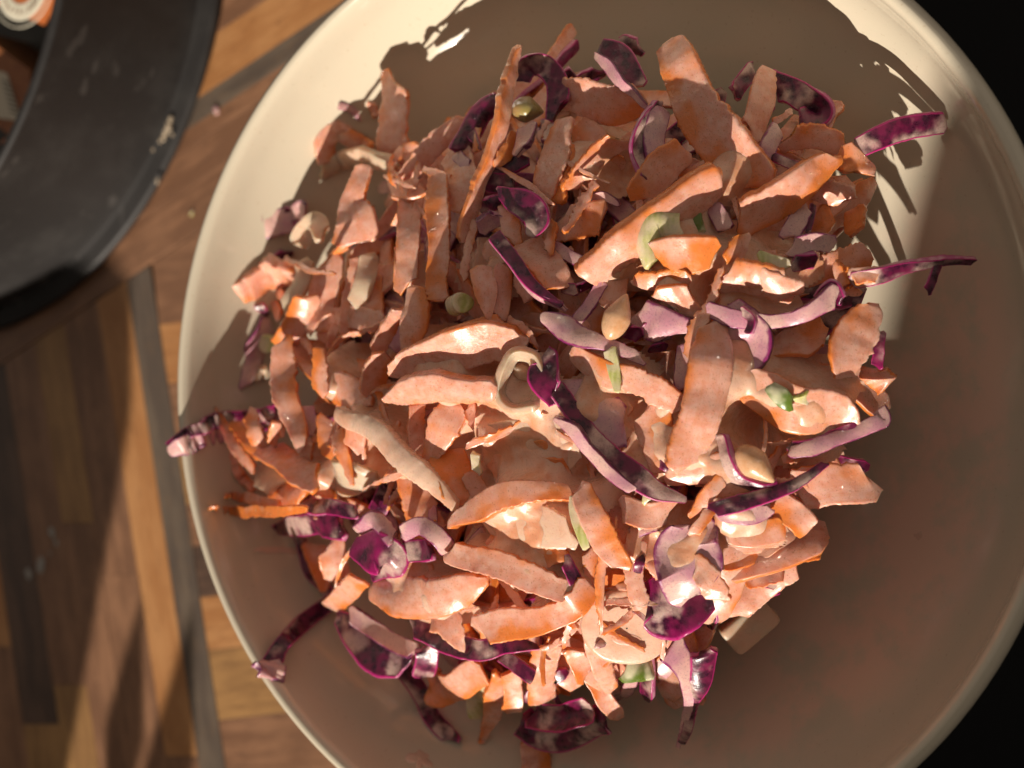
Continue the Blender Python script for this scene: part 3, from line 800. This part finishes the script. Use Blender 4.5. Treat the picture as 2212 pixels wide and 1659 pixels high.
# small slivers and scraps lying loose on the heap
rs_ = random.Random(21)
for k in range(150):
    kind = rs_.choice('cccccwcfkc')
    a = rs_.uniform(0, 2*math.pi); q = math.sqrt(rs_.random())
    X, Y = 1190+590*q*math.cos(a), 820+620*q*math.sin(a)
    ang = rs_.uniform(0, math.pi) if X > 1000 or rs_.random() < .3 else rs_.gauss(1.75, .35); L = rs_.uniform(40, 170) if kind in 'cw' else rs_.uniform(26, 70); wd = rs_.uniform(9, 22) if kind in 'cw' else rs_.uniform(10, 26)
    dz = rs_.uniform(5, 12); bn = rs_.uniform(-.2, .2)*L; dx_, dy_ = math.cos(ang)*L/2, math.sin(ang)*L/2
    dd = rs_.uniform(-3, 4)
    piece(kind, [(X-dx_, Y-dy_, dz-1, wd*rs_.uniform(.3, 1)), (X-dy_/L*bn, Y+dx_/L*bn, dz+0.8, wd), (X+dx_, Y+dy_, dz+dd, wd*rs_.uniform(.2, .8))], th=0.0005)

# ---------------------------------------------------------------- dressing pooled between the shreds
import numpy as np
from mathutils.bvhtree import BVHTree
def pool():
    tree = BVHTree.FromPolygons(GV, GF)
    st = 0.0006; xs = np.arange(-0.084, 0.080, st); ys_ = np.arange(-0.078, 0.078, st)
    H = np.zeros((len(ys_), len(xs))); dn = Vector((0, 0, -1))
    for j, y in enumerate(ys_):
        for i, x in enumerate(xs):
            base = zm(x, y)-0.006
            hit_ = tree.ray_cast(Vector((x, y, HR+0.06)), dn)[0]
            H[j, i] = max(base, hit_.z) if hit_ is not None else base
    H = np.minimum(H, np.array([[zm(x, y)+0.015 for x in xs] for y in ys_]))
    def blur(A, sg):
        r = int(3*sg/st); k = np.exp(-0.5*(np.arange(-r, r+1)*st/sg)**2); k /= k.sum()
        B = np.pad(A, r, mode='edge')
        B = np.apply_along_axis(lambda m: np.convolve(m, k, 'valid'), 0, B)
        return np.apply_along_axis(lambda m: np.convolve(m, k, 'valid'), 1, B)
    Dl = H
    for _ in range(2):
        Q = np.pad(Dl, 1, mode='edge'); Dl = np.max([Q[a:a+H.shape[0], b:b+H.shape[1]] for a in range(3) for b in range(3)], axis=0)
    G = 0.45*blur(Dl, 0.0020)+0.35*blur(H, 0.0022)+0.20*blur(H, 0.0010)
    pools = [(1130, 960, 150), (1130, 1130, 130), (1480, 560, 110), (1650, 600, 90), (850, 950, 100), (1440, 930, 80), (740, 840, 80), (1720, 880, 100), (1270, 1010, 90), (1560, 1000, 70), (1600, 830, 80), (980, 800, 90), (1350, 560, 70), (1480, 1170, 80), (930, 1280, 90), (1330, 850, 80), (1040, 600, 70), (700, 1000, 70), (1200, 1240, 90), (1300, 350, 70), (900, 620, 60), (1620, 1120, 60), (1600, 380, 60)]
    pw = [(on_heap(x, y, 6), r) for x, y, r in pools]
    vs, fs, at, keep = [], [], [], {}
    for j, y in enumerate(ys_):
        for i, x in enumerate(xs):
            m = 0.0
            for p, r in pw:
                rr = r*px2m(p); d = math.hypot(x-p.x, y-p.y)/rr
                if d < 1.4: m = max(m, min(1.0, (1.4-d)/0.8))
            nz = vnoise(x*160, y*160, 4.4)
            mm_ = max(0.0, min(1.0, m+0.45*nz))
            if m <= 0 or mm_ < 0.12: continue
            z = G[j, i] + 0.00005 - (1-mm_)*0.0044 + 0.00035*vnoise(x*420, y*420, 1.1)
            keep[(j, i)] = len(vs); vs.append(Vector((x, y, z))); at.append((0, 0, 0.37))
    for (j, i), a in keep.items():
        b, c, d = keep.get((j, i+1)), keep.get((j+1, i+1)), keep.get((j+1, i))
        if b is not None and c is not None and d is not None: fs.append((a, b, c, d))
    o = mkobj('creamy_dressing', vs, fs, M['dressing']); setattr_pa(o.data, at)
    tag(o, 'glossy pink cream dressing pooled between the shreds and binding them', 'dressing', kind='stuff')
pool()

# ---------------------------------------------------------------- single things in the heap
def frame_at(X, Y, dz, tilt_y=0.0, tilt_x=0.0):
    """a frame at the pixel: x along picture right, y along picture up, z toward the camera, then tilted"""
    p = on_heap(X, Y, dz); vw = (CAM-p).normalized()
    rx = (AX_R-vw*AX_R.dot(vw)).normalized(); uy = vw.cross(rx)
    m = Matrix((rx, uy, vw)).transposed()
    m = m @ Matrix.Rotation(RAD(tilt_x), 3, 'X') @ Matrix.Rotation(RAD(tilt_y), 3, 'Y')
    return p, m, px2m(p)
def shape(name, fn, X, Y, dz, mat, nu=28, nv=18, tilt_x=0, tilt_y=0, label=None, cat=None, rot=0, seed=None, group=None):
    p, m, s = frame_at(X, Y, dz, tilt_y, tilt_x); m = m @ Matrix.Rotation(RAD(rot), 3, 'Z')
    vs, fs, at = [], [], []
    sd = nseed() if seed is None else seed
    for i in range(nv+1):
        for j in range(nu):
            x, y, z = fn(i/nv, j/nu)
            q = m @ (Vector((x, y, z))*s)
            vs.append(q); at.append((0.0, 0.0, sd))
    for i in range(nv):
        for j in range(nu):
            j2 = (j+1) % nu
            fs.append((i*nu+j, i*nu+j2, (i+1)*nu+j2, (i+1)*nu+j))
    fs.append(tuple(range(nu-1, -1, -1))); fs.append(tuple(range(nv*nu, nv*nu+nu)))
    me_o = mkobj(name, vs, fs, mat); me_o.location = p; setattr_pa(me_o.data, at)
    if label: tag(me_o, label, cat, group)
    return me_o
def seed_fn(L, W, T):
    def fn(v, u):
        a = 2*math.pi*u; x = -1+2*v
        r = max(0.02, (1-x*x))**0.5*(1-0.55*max(0, x))**1.1 if x > 0 else max(0.02, 1-x*x)**0.5
        return (x*L*0.5, math.cos(a)*r*W*0.5, math.sin(a)*r*T*0.5*(1.0-0.15*math.cos(2*a)))
    return fn
shape('seed', seed_fn(106, 62, 40), 1334, 684, 17, M['seed'], label='plump teardrop-shaped beige seed lying among purple cabbage shreds', cat='seed', rot=68)
shape('seed', seed_fn(108, 66, 44), 1632, 1004, 17, M['seed'], label='orange-tinted seed cupped in a magenta-edged cabbage curl', cat='seed', rot=-44)
shape('seed', seed_fn(54, 34, 24), 1130, 806, 11, M['onion'], label='small pale seed inside the curled onion ring', cat='seed', rot=-40)
shape('pea', seed_fn(70, 58, 54), 1140, 237, 13, M['pea'], label='olive brown caper-like pea under the tall thin carrot sliver', cat='pea', rot=-8)
def rod(rad, ln, ax=0.85):
    def fn(v, u):
        a = 2*math.pi*u
        prof = [(-1, .55), (-1, .86), (-.94, 1), (-.6, 1), (0, 1), (.6, 1), (.94, 1), (1, .88), (1, .55), (.9, .3)]
        k = v*(len(prof)-1); i = min(int(k), len(prof)-2); t = k-i
        z, r = (prof[i][0]*(1-t)+prof[i+1][0]*t, prof[i][1]*(1-t)+prof[i+1][1]*t)
        r *= 1+0.05*math.sin(3*a+1)
        return (math.cos(a)*rad*r, math.sin(a)*rad*r*ax, z*ln*0.5)
    return fn
shape('spring_onion_ring', rod(26, 40), 992, 657, 12, M['green'], tilt_y=24, tilt_x=-12, nv=27, label='round slice of spring onion stem with a pale pink-coated face', cat='onion')
shape('spring_onion_ring', rod(24, 14), 580, 742, 9, M['green'], tilt_y=-35, nv=27, label='thin yellow-green onion ring against the purple cabbage by the bowl wall', cat='onion')

# round pale slice with an oval dimple of bare orange
p, m, s = frame_at(1354, 1352, 6, 0, 0)
m = m @ Matrix.Rotation(RAD(24), 3, 'X') @ Matrix.Rotation(RAD(-6), 3, 'Z')
sl = empty('root_vegetable_slice', p); tag(sl, 'round pale pink-coated root vegetable slice with an orange oval in its middle', 'vegetable slice')
def disc(rx, ry, th, mat, zoff=0.0, name='slice', hole=None, off=(0, 0)):
    vs, fs, at = [], [], []
    prof = [(0.02, 1), (0.5, 1), (0.88, 1), (0.965, .85), (1, .35), (1, -.4), (0.96, -.9), (0.85, -1), (0.02, -1)]
    nu = 64
    for r, z in prof:
        for j in range(nu):
            a = 2*math.pi*j/nu; wob = 1+0.03*math.sin(2*a+1)+0.018*math.sin(5*a)
            vs.append(m @ (Vector((off[0]+math.cos(a)*rx*r*wob, off[1]+math.sin(a)*ry*r*wob, zoff+z*th))*s)); at.append((0, 0, 0.31))
    for i in range(len(prof)-1):
        for j in range(nu):
            j2 = (j+1) % nu; fs.append((i*nu+j, (i+1)*nu+j, (i+1)*nu+j2, i*nu+j2))
    o = mkobj(name, vs, fs, mat, sl); setattr_pa(o.data, at); return o
disc(98, 92, 13, M['cream'])
disc(33, 15, 3, M['carrot'], 10.5, 'core_spot', off=(2, -26))

# white radish dice
def dice_fn(L, W, T, e=0.30):
    sp = lambda t: math.copysign(abs(t)**e, t)
    def fn(v, u):
        ph = -math.pi/2+math.pi*min(max(v, 0.004), 0.996); th = 2*math.pi*u
        k = 1+0.05*vnoise(v*4, u*5, 3.3)
        return (sp(math.cos(ph))*sp(math.cos(th))*L*0.5*k, sp(math.cos(ph))*sp(math.sin(th))*W*0.5*k, sp(math.sin(ph))*T*0.5)
    return fn
shape('vegetable_dice', dice_fn(122, 76, 60), 1616, 1347, -21, M['onion'], nu=72, nv=48, tilt_x=18, tilt_y=14, rot=38, label='translucent whitish dice of vegetable at the shaded edge of the heap', cat='vegetable dice')

# ---------------------------------------------------------------- dressing smears on the bowl wall
def on_bowl(X, Y):
    z = HR-0.03
    for i in range(40):
        p = on_plane(X, Y, z); z = 0.5*z+0.5*zbowl(p.x, p.y)
    return p
def smear(X, Y, rx, ry, rot, label, sd):
    nr, nu = 6, 40; vs, fs = [], []; c, s_ = math.cos(RAD(rot)), math.sin(RAD(rot))
    for i in range(nr+1):
        for j in range(nu):
            a = 2*math.pi*j/nu
            k = (i/nr)*(1+0.55*vnoise(math.cos(a)*1.6+sd, math.sin(a)*1.6, sd)+0.25*vnoise(math.cos(a)*4+sd, math.sin(a)*4, sd))
            x, y = math.cos(a)*rx*k, math.sin(a)*ry*k
            p = on_bowl(X+x*c-y*s_, Y+x*s_+y*c)
            nrm = Vector((-p.x, -p.y, 0.6*R)).normalized()
            h = 0.00005+0.00030*(1-(i/nr)**2)*(0.6+0.8*abs(vnoise(x*.06, y*.06, sd))) if i < nr else -0.0002
            vs.append(p+nrm*(h+0.0001))
    for i in range(nr):
        for j in range(nu):
            j2 = (j+1) % nu; fs.append((i*nu+j, i*nu+j2, (i+1)*nu+j2, (i+1)*nu+j))
    fs.append(tuple(range(nu)))
    c0 = sum(vs, Vector())/len(vs)
    o = mkobj('dressing_smear', vs, fs, M_SMEAR, loc=c0); tag(o, label, 'smear')
N_ = NT('mat_smear'); co_ = N_.n('ShaderNodeTexCoord').outputs['Object']; a_ = N_.noise(co_, 150, 3)
M_SMEAR = N_.out(N_.mix(N_.step(a_, 0.35, 0.65), (0.74, 0.56, 0.44), (0.72, 0.50, 0.38)), 0.16, [(N_.noise(co_, 260, 3), 0.3, 0.0005)], Coat_Weight=0.4)
for k, (X, Y, rx, ry, rot) in enumerate([(1880, 1365, 60, 22, -55), (1960, 1290, 46, 16, 50), (1850, 1540, 40, 22, -70), (2060, 1250, 26, 60, 30), (1760, 1450, 30, 70, -15), (905, 1640, 28, 20, 20), (1690, 1600, 90, 24, -8), (2010, 1010, 44, 18, 10), (620, 1190, 70, 9, 3), (1990, 1150, 30, 46, 20)]):
    smear(X, Y, rx, ry, rot, ['short slanting smear of dressing beside the whitish dice', 'curved smear of dressing high on the bowl wall', 'ragged smear of dressing low on the shaded bowl wall', 'tall smear of dressing near the bowl lip',
        'long upright smear of dressing below the whitish dice', 'small dark ringed drip of dressing at the foot of the bowl', 'broad flat smear of dressing along the bowl wall', 'faint pink smear beside the right edge of the heap', 'thin straight smear on the shaded wall below the carrot sticks', 'rounded smear of dressing on the open bowl wall'][k], k*3.7+1)

# ---------------------------------------------------------------- the mass of shreds underneath
def filler(nm, mat, count, wmin, wmax, lmin, lmax, jag, seed0, dlo, dhi):
    rs = random.Random(seed0); vs, fs, at = [], [], []
    k = 0
    while k < count:
        a = rs.uniform(0, 2*math.pi); r = 0.70*R*math.sqrt(rs.random())
        x, y = r*math.cos(a)*0.94-0.009, r*math.sin(a)
        z = zm(x, y) - rs.uniform(dlo, dhi)
        rr = math.hypot(x, y)
        if rr > 0.62*R: z -= rs.uniform(0, 0.012)
        ang = rs.uniform(0, math.pi*2); L = rs.uniform(lmin, lmax)
        g = Vector((-x, -y, 0))*(-0.052/(0.7*R)**2)
        t = Vector((math.cos(ang), math.sin(ang), 0)); t.z = -(t.x*x+t.y*y)*0.052/(0.7*R)**2*0.9 + rs.uniform(-0.3, 0.3)
        t.normalize()
        c = Vector((x, y, z)); bend = rs.uniform(-0.25, 0.25); sdv = Vector((-t.y, t.x, 0))
        n = 11
        P = []
        for i in range(n):
            q = i/(n-1)-0.5
            P.append(c+t*(q*L)+sdv*(bend*L*(q*q-0.08))+Vector((0, 0, -0.25*L*q*q)))
        ok = True
        for q in (P[0], P[-1], P[n//2]):
            rq = math.hypot(q.x, q.y)
            if rq > 0.77*R or q.x > 0.645*R or (q.x > 0.3*R and q.x-q.y > 0.86*R) or q.z > zm(q.x, q.y)+0.003: ok = False
        if not ok: k += 0.34; k = k; 
        if not ok:
            continue
        sd = rs.random(); w = rs.uniform(wmin, wmax)
        upv = Vector((x/(0.7*R)*0.5, y/(0.7*R)*0.5, 1)).normalized()
        v, f, a_ = sweep(P, [w]*n, 0.0007, rs.uniform(-40, 40), rs.uniform(-.2, .2), jag, (0.4, 0.4), (0, 0), 0.2, sd, 1.0, upv)
        b = len(vs); vs += v; fs += [tuple(i+b for i in q) for q in f]; at += a_
        k += 1
    o = mkobj(nm, vs, fs, mat); setattr_pa(o.data, at); return o
tag(filler('carrot_mass', M['carrot'], 330, 0.0018, 0.0042, 0.018, 0.042, 0.0003, 11, 0.000, 0.012), 'tangle of buried carrot shreds filling the heap beneath the top layer', 'carrot', kind='stuff')
tag(filler('cabbage_mass', M['skin'], 120, 0.0014, 0.0034, 0.014, 0.034, 0.00005, 12, 0.001, 0.012), 'tangle of buried purple cabbage shreds filling the heap beneath the top layer', 'cabbage', kind='stuff')
tag(filler('cabbage_flesh_mass', M['flesh'], 60, 0.0012, 0.0030, 0.014, 0.030, 0.00005, 13, 0.001, 0.010), 'buried lilac cabbage shreds filling the heap beneath the top layer', 'cabbage', kind='stuff')
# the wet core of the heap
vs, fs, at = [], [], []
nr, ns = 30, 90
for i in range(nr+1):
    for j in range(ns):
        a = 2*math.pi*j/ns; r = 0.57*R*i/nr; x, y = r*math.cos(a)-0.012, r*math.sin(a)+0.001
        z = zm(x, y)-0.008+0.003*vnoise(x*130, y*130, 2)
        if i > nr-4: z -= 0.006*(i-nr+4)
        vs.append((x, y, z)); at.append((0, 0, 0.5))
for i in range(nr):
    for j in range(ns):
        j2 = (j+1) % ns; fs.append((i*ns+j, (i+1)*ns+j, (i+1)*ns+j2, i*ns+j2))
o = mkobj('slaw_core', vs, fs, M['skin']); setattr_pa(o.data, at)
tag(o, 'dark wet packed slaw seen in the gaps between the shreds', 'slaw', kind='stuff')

# ---------------------------------------------------------------- the black cake tin at the left and what stands in it
TC = (-0.3125, 0.161); TR = 0.1345; TH = 0.066
tinprof = [(0.0001, 0.0008), (0.130, 0.0008), (0.1405, 0.001), (0.1420, 0.0022), (0.1418, 0.0040), (0.1405, 0.0048), (0.1368, 0.0052), (0.1352, 0.0062), (TR, 0.0090), (TR+0.0002, 0.030), (TR+0.0004, TH-0.004), (TR+0.0012, TH-0.0022), (TR+0.0014, TH-0.0008), (TR+0.0006, TH), (TR-0.0012, TH), (TR-0.0018, TH-0.0012), (TR-0.0012, TH-0.004), (TR-0.0014, 0.010), (TR-0.003, 0.0045), (0.0001, 0.0040)]
def lathe_at(prof, seg, cx, cy):
    vs, fs = [], []; n = len(prof)
    for i in range(seg):
        a = 2*math.pi*i/seg
        for r, z in prof: vs.append((cx+r*math.cos(a), cy+r*math.sin(a), z))
    for i in range(seg):
        j = (i+1) % seg
        for k in range(n-1): fs.append((i*n+k, j*n+k, j*n+k+1, i*n+k+1))
    return vs, fs
def under(o, par):
    o.parent = par; o.location = Vector(o.location)-par.location; return o
cake = empty('cake_tin', (TC[0], TC[1], 0.0003)); tag(cake, 'large round matte black springform cake tin standing on the wooden table', 'cake tin')
v, f = lathe_at(tinprof[7:19], 180, *TC); under(mkobj('tin_wall', v, f, M_BLACK), cake)
v, f = lathe_at(tinprof[:8], 180, *TC); under(mkobj('base_plate', v, f, M_BLACK), cake)
v, f = lathe_at([(0.0001, 0.0050), (TR-0.004, 0.0050)], 90, *TC); under(mkobj('tin_floor', v, f, noisy('mat_tin_floor', (0.02, 0.017, 0.012), (0.035, 0.028, 0.018), 60, 0.5)), cake)
# crumbs on the tin's base lip
M_CRUMB = noisy('mat_crumb', (0.55, 0.48, 0.36), (0.40, 0.30, 0.20), 900, 0.7)
def crumb(X, Y, z, r, mat, label, cat='crumb', group=None, name='crumb', flatn=0.5):
    p = on_plane(X, Y, z); bm = bmesh.new(); bmesh.ops.create_icosphere(bm, subdivisions=2, radius=1.0)
    rs = random.Random(int(X*7+Y))
    for q in bm.verts:
        q.co = Vector((q.co.x*r*rs.uniform(.9, 1.1), q.co.y*r*1.5, q.co.z*r*flatn))*(1+0.35*vnoise(q.co.x*2+X, q.co.y*2, q.co.z*2))
    me = bpy.data.meshes.new(name); bm.to_mesh(me); bm.free(); me.materials.append(mat)
    if mat in (M['flesh'], M['raw'], M['green']): setattr_pa(me, [(0, 0, .4)]*len(me.vertices))
    o = bpy.data.objects.new(name, me); COL.objects.link(o); o.location = p; o.rotation_euler = (0, 0, rs.uniform(-.5, .5))
    tag(o, label, cat, group); return o
g = 'crumbs on the cake tin lip'
for X, Y, z, r in [(368, 258, .0062, .0010), (364, 272, .0062, .0013), (358, 285, .0062, .0012), (352, 298, .0060, .0009), (345, 305, .0062, .0006), (330, 322, .0062, .0006), (372, 290, .0060, .0006), (340, 391, .0058, .0008)]:
    crumb(X, Y, z, r, M_CRUMB, "tiny pale crumb stuck on the cake tin's base lip", group=g)
crumb(467, 238, 0.0006, .0012, M['flesh'], 'tiny lilac scrap of cabbage lying on the wooden table', 'scrap', flatn=.3, name='cabbage_scrap')
crumb(414, 461, 0.0004, .0008, M['green'], 'tiny yellowish crumb lying on the wooden table', 'crumb', flatn=.3)
M_GREASE = flat('mat_grease', (0.30, 0.28, 0.25), 0.3)
for X, Y, r in [(112, 1150, .0016), (122, 1172, .0010), (88, 1220, .0022), (62, 1240, .0016), (108, 1195, .0006)]:
    crumb(X, Y, 0.0003, r, M_GREASE, 'thin greyish smear on the shaded wooden table', 'smear', 'smears on the table', 'smear', .1)

# carton with an orange printed top, standing in the tin
M_OR = flat('mat_orange_print', (0.62, 0.17, 0.04), 0.4); M_WH = flat('mat_white_print', (0.82, 0.78, 0.62), 0.4)
M_TEAL = flat('mat_teal_print', (0.006, 0.020, 0.020), 0.4); M_INK = flat('mat_brown_ink', (0.24, 0.13, 0.06), 0.5)
M_KRAFT = noisy('mat_brown_card', (0.30, 0.11, 0.035), (0.24, 0.08, 0.03), 200, 0.6)
def ring(x, y, z, r0, r1, seg=72, th=0.0003):
    vs, fs = [], []
    for rr, zz in ((r0, z), (r0, z+th), (r1, z+th), (r1, z)):
        for j in range(seg):
            a = 2*math.pi*j/seg; vs.append((x+rr*math.cos(a), y+rr*math.sin(a), zz))
    for i in range(4):
        i2 = (i+1) % 4
        for j in range(seg):
            j2 = (j+1) % seg; fs.append((i*seg+j, i*seg+j2, i2*seg+j2, i2*seg+j))
    return vs, fs
def quadbox(poly, z0, z1, mat, name, par):
    n = len(poly); vs = [(p[0], p[1], z0) for p in poly]+[(p[0], p[1], z1) for p in poly]
    fs = [tuple(range(n, 2*n)), tuple(range(n-1, -1, -1))]+[(i, (i+1) % n, (i+1) % n+n, i+n) for i in range(n)]
    o = mkobj(name, vs, fs, mat, None, False)
    bm = bmesh.new(); bm.from_mesh(o.data); bmesh.ops.recalc_face_normals(bm, faces=bm.faces); bm.to_mesh(o.data); bm.free()
    return under(o, par)
ZT = 0.038
ct = [on_plane(*q, ZT) for q in [(-150, -56), (100, 57), (150, -50), (-100, -163)]]
cc = sum(ct, Vector())/4
carton = empty('food_carton', (cc.x, cc.y, 0.0053)); tag(carton, 'dark teal carton with an orange top and white printed oval, standing in the cake tin', 'carton')
quadbox([(p.x, p.y) for p in ct], 0.0053, ZT, M_TEAL, 'carton_body', carton)
top = quadbox([(p.x, p.y) for p in ct], ZT+0.0001, ZT+0.0005, M_OR, 'top_panel', carton)
oc = on_plane(52, -34, ZT)
def sub(o, par):
    o.parent = par; o.location = Vector(o.location)-par.location-carton.location; return o
zt = ZT+0.0006
v, f = ring(oc.x, oc.y, zt, 0.0072, 0.0128); sub(mkobj('printed_oval', v, f, M_WH, None, False), top)
v, f = ring(oc.x, oc.y, zt, 0.0150, 0.0153); sub(mkobj('printed_line', v, f, M_WH, None, False), top)
rs = random.Random(5); vs, fs = [], []
for j in range(26):     # lettering round the oval, too soft to read
    a = 2*math.pi*j/26+rs.uniform(-.02, .02)
    for b in range(rs.randint(1, 3)):
        r0 = 0.0086+rs.uniform(0, .0008); r1 = 0.0113-rs.uniform(0, .0008); aa = a+b*0.055
        if b == 1: r1 = r0+0.0006
        dd = .038 if b == 1 else .020
        k = len(vs)
        vs += [(oc.x+r_*math.cos(aa+d_), oc.y+r_*math.sin(aa+d_), zt+0.0006+b*0.00002) for r_, d_ in ((r0, -dd), (r1, -dd), (r1, dd), (r0, dd))]; fs.append((k, k+3, k+2, k+1))
sub(mkobj('lettering', vs, fs, M_INK, None, False), top)
zb = 0.030
cp = [on_plane(*q, zb) for q in [(-60, 60), (66, 152), (66, 240), (30, 300), (-60, 230)]]
cb = empty('card_box', (cp[0].x, cp[0].y, 0.0053)); tag(cb, 'small brown card box with a white printed label, lying in the black cake tin', 'box')
quadbox([(p.x, p.y) for p in cp], 0.0053, zb, M_KRAFT, 'box_body', cb)
lp = [on_plane(*q, zb+0.0004) for q in [(-50, 138), (14, 158), (46, 262), (-40, 250)]]
quadbox([(p.x, p.y) for p in lp], zb, zb+0.0004, flat('mat_label_paper', (0.55, 0.49, 0.38), 0.6), 'label', cb)
for k in range(7):
    a = on_plane(2+k*3.2, 172+k*11, zb+0.0008); b = on_plane(22+k*3.2, 178+k*11, zb+0.0008); d = on_plane(3+k*3.2, 177+k*11, zb+0.0008)-a
    quadbox([(a.x, a.y), (b.x, b.y), (b.x+d.x, b.y+d.y), (a.x+d.x, a.y+d.y)], zb+0.0004, zb+0.0006, flat('mat_grey_ink', (0.16, 0.14, 0.11), 0.6) if k == 0 else bpy.data.materials['mat_grey_ink'], 'printed_line', cb)
crumb(12, 312, 0.0065, .0016, M['raw'], 'small orange carrot scrap lying in the black cake tin', 'scrap', name='carrot_scrap')
print('PIECES', COUNT)
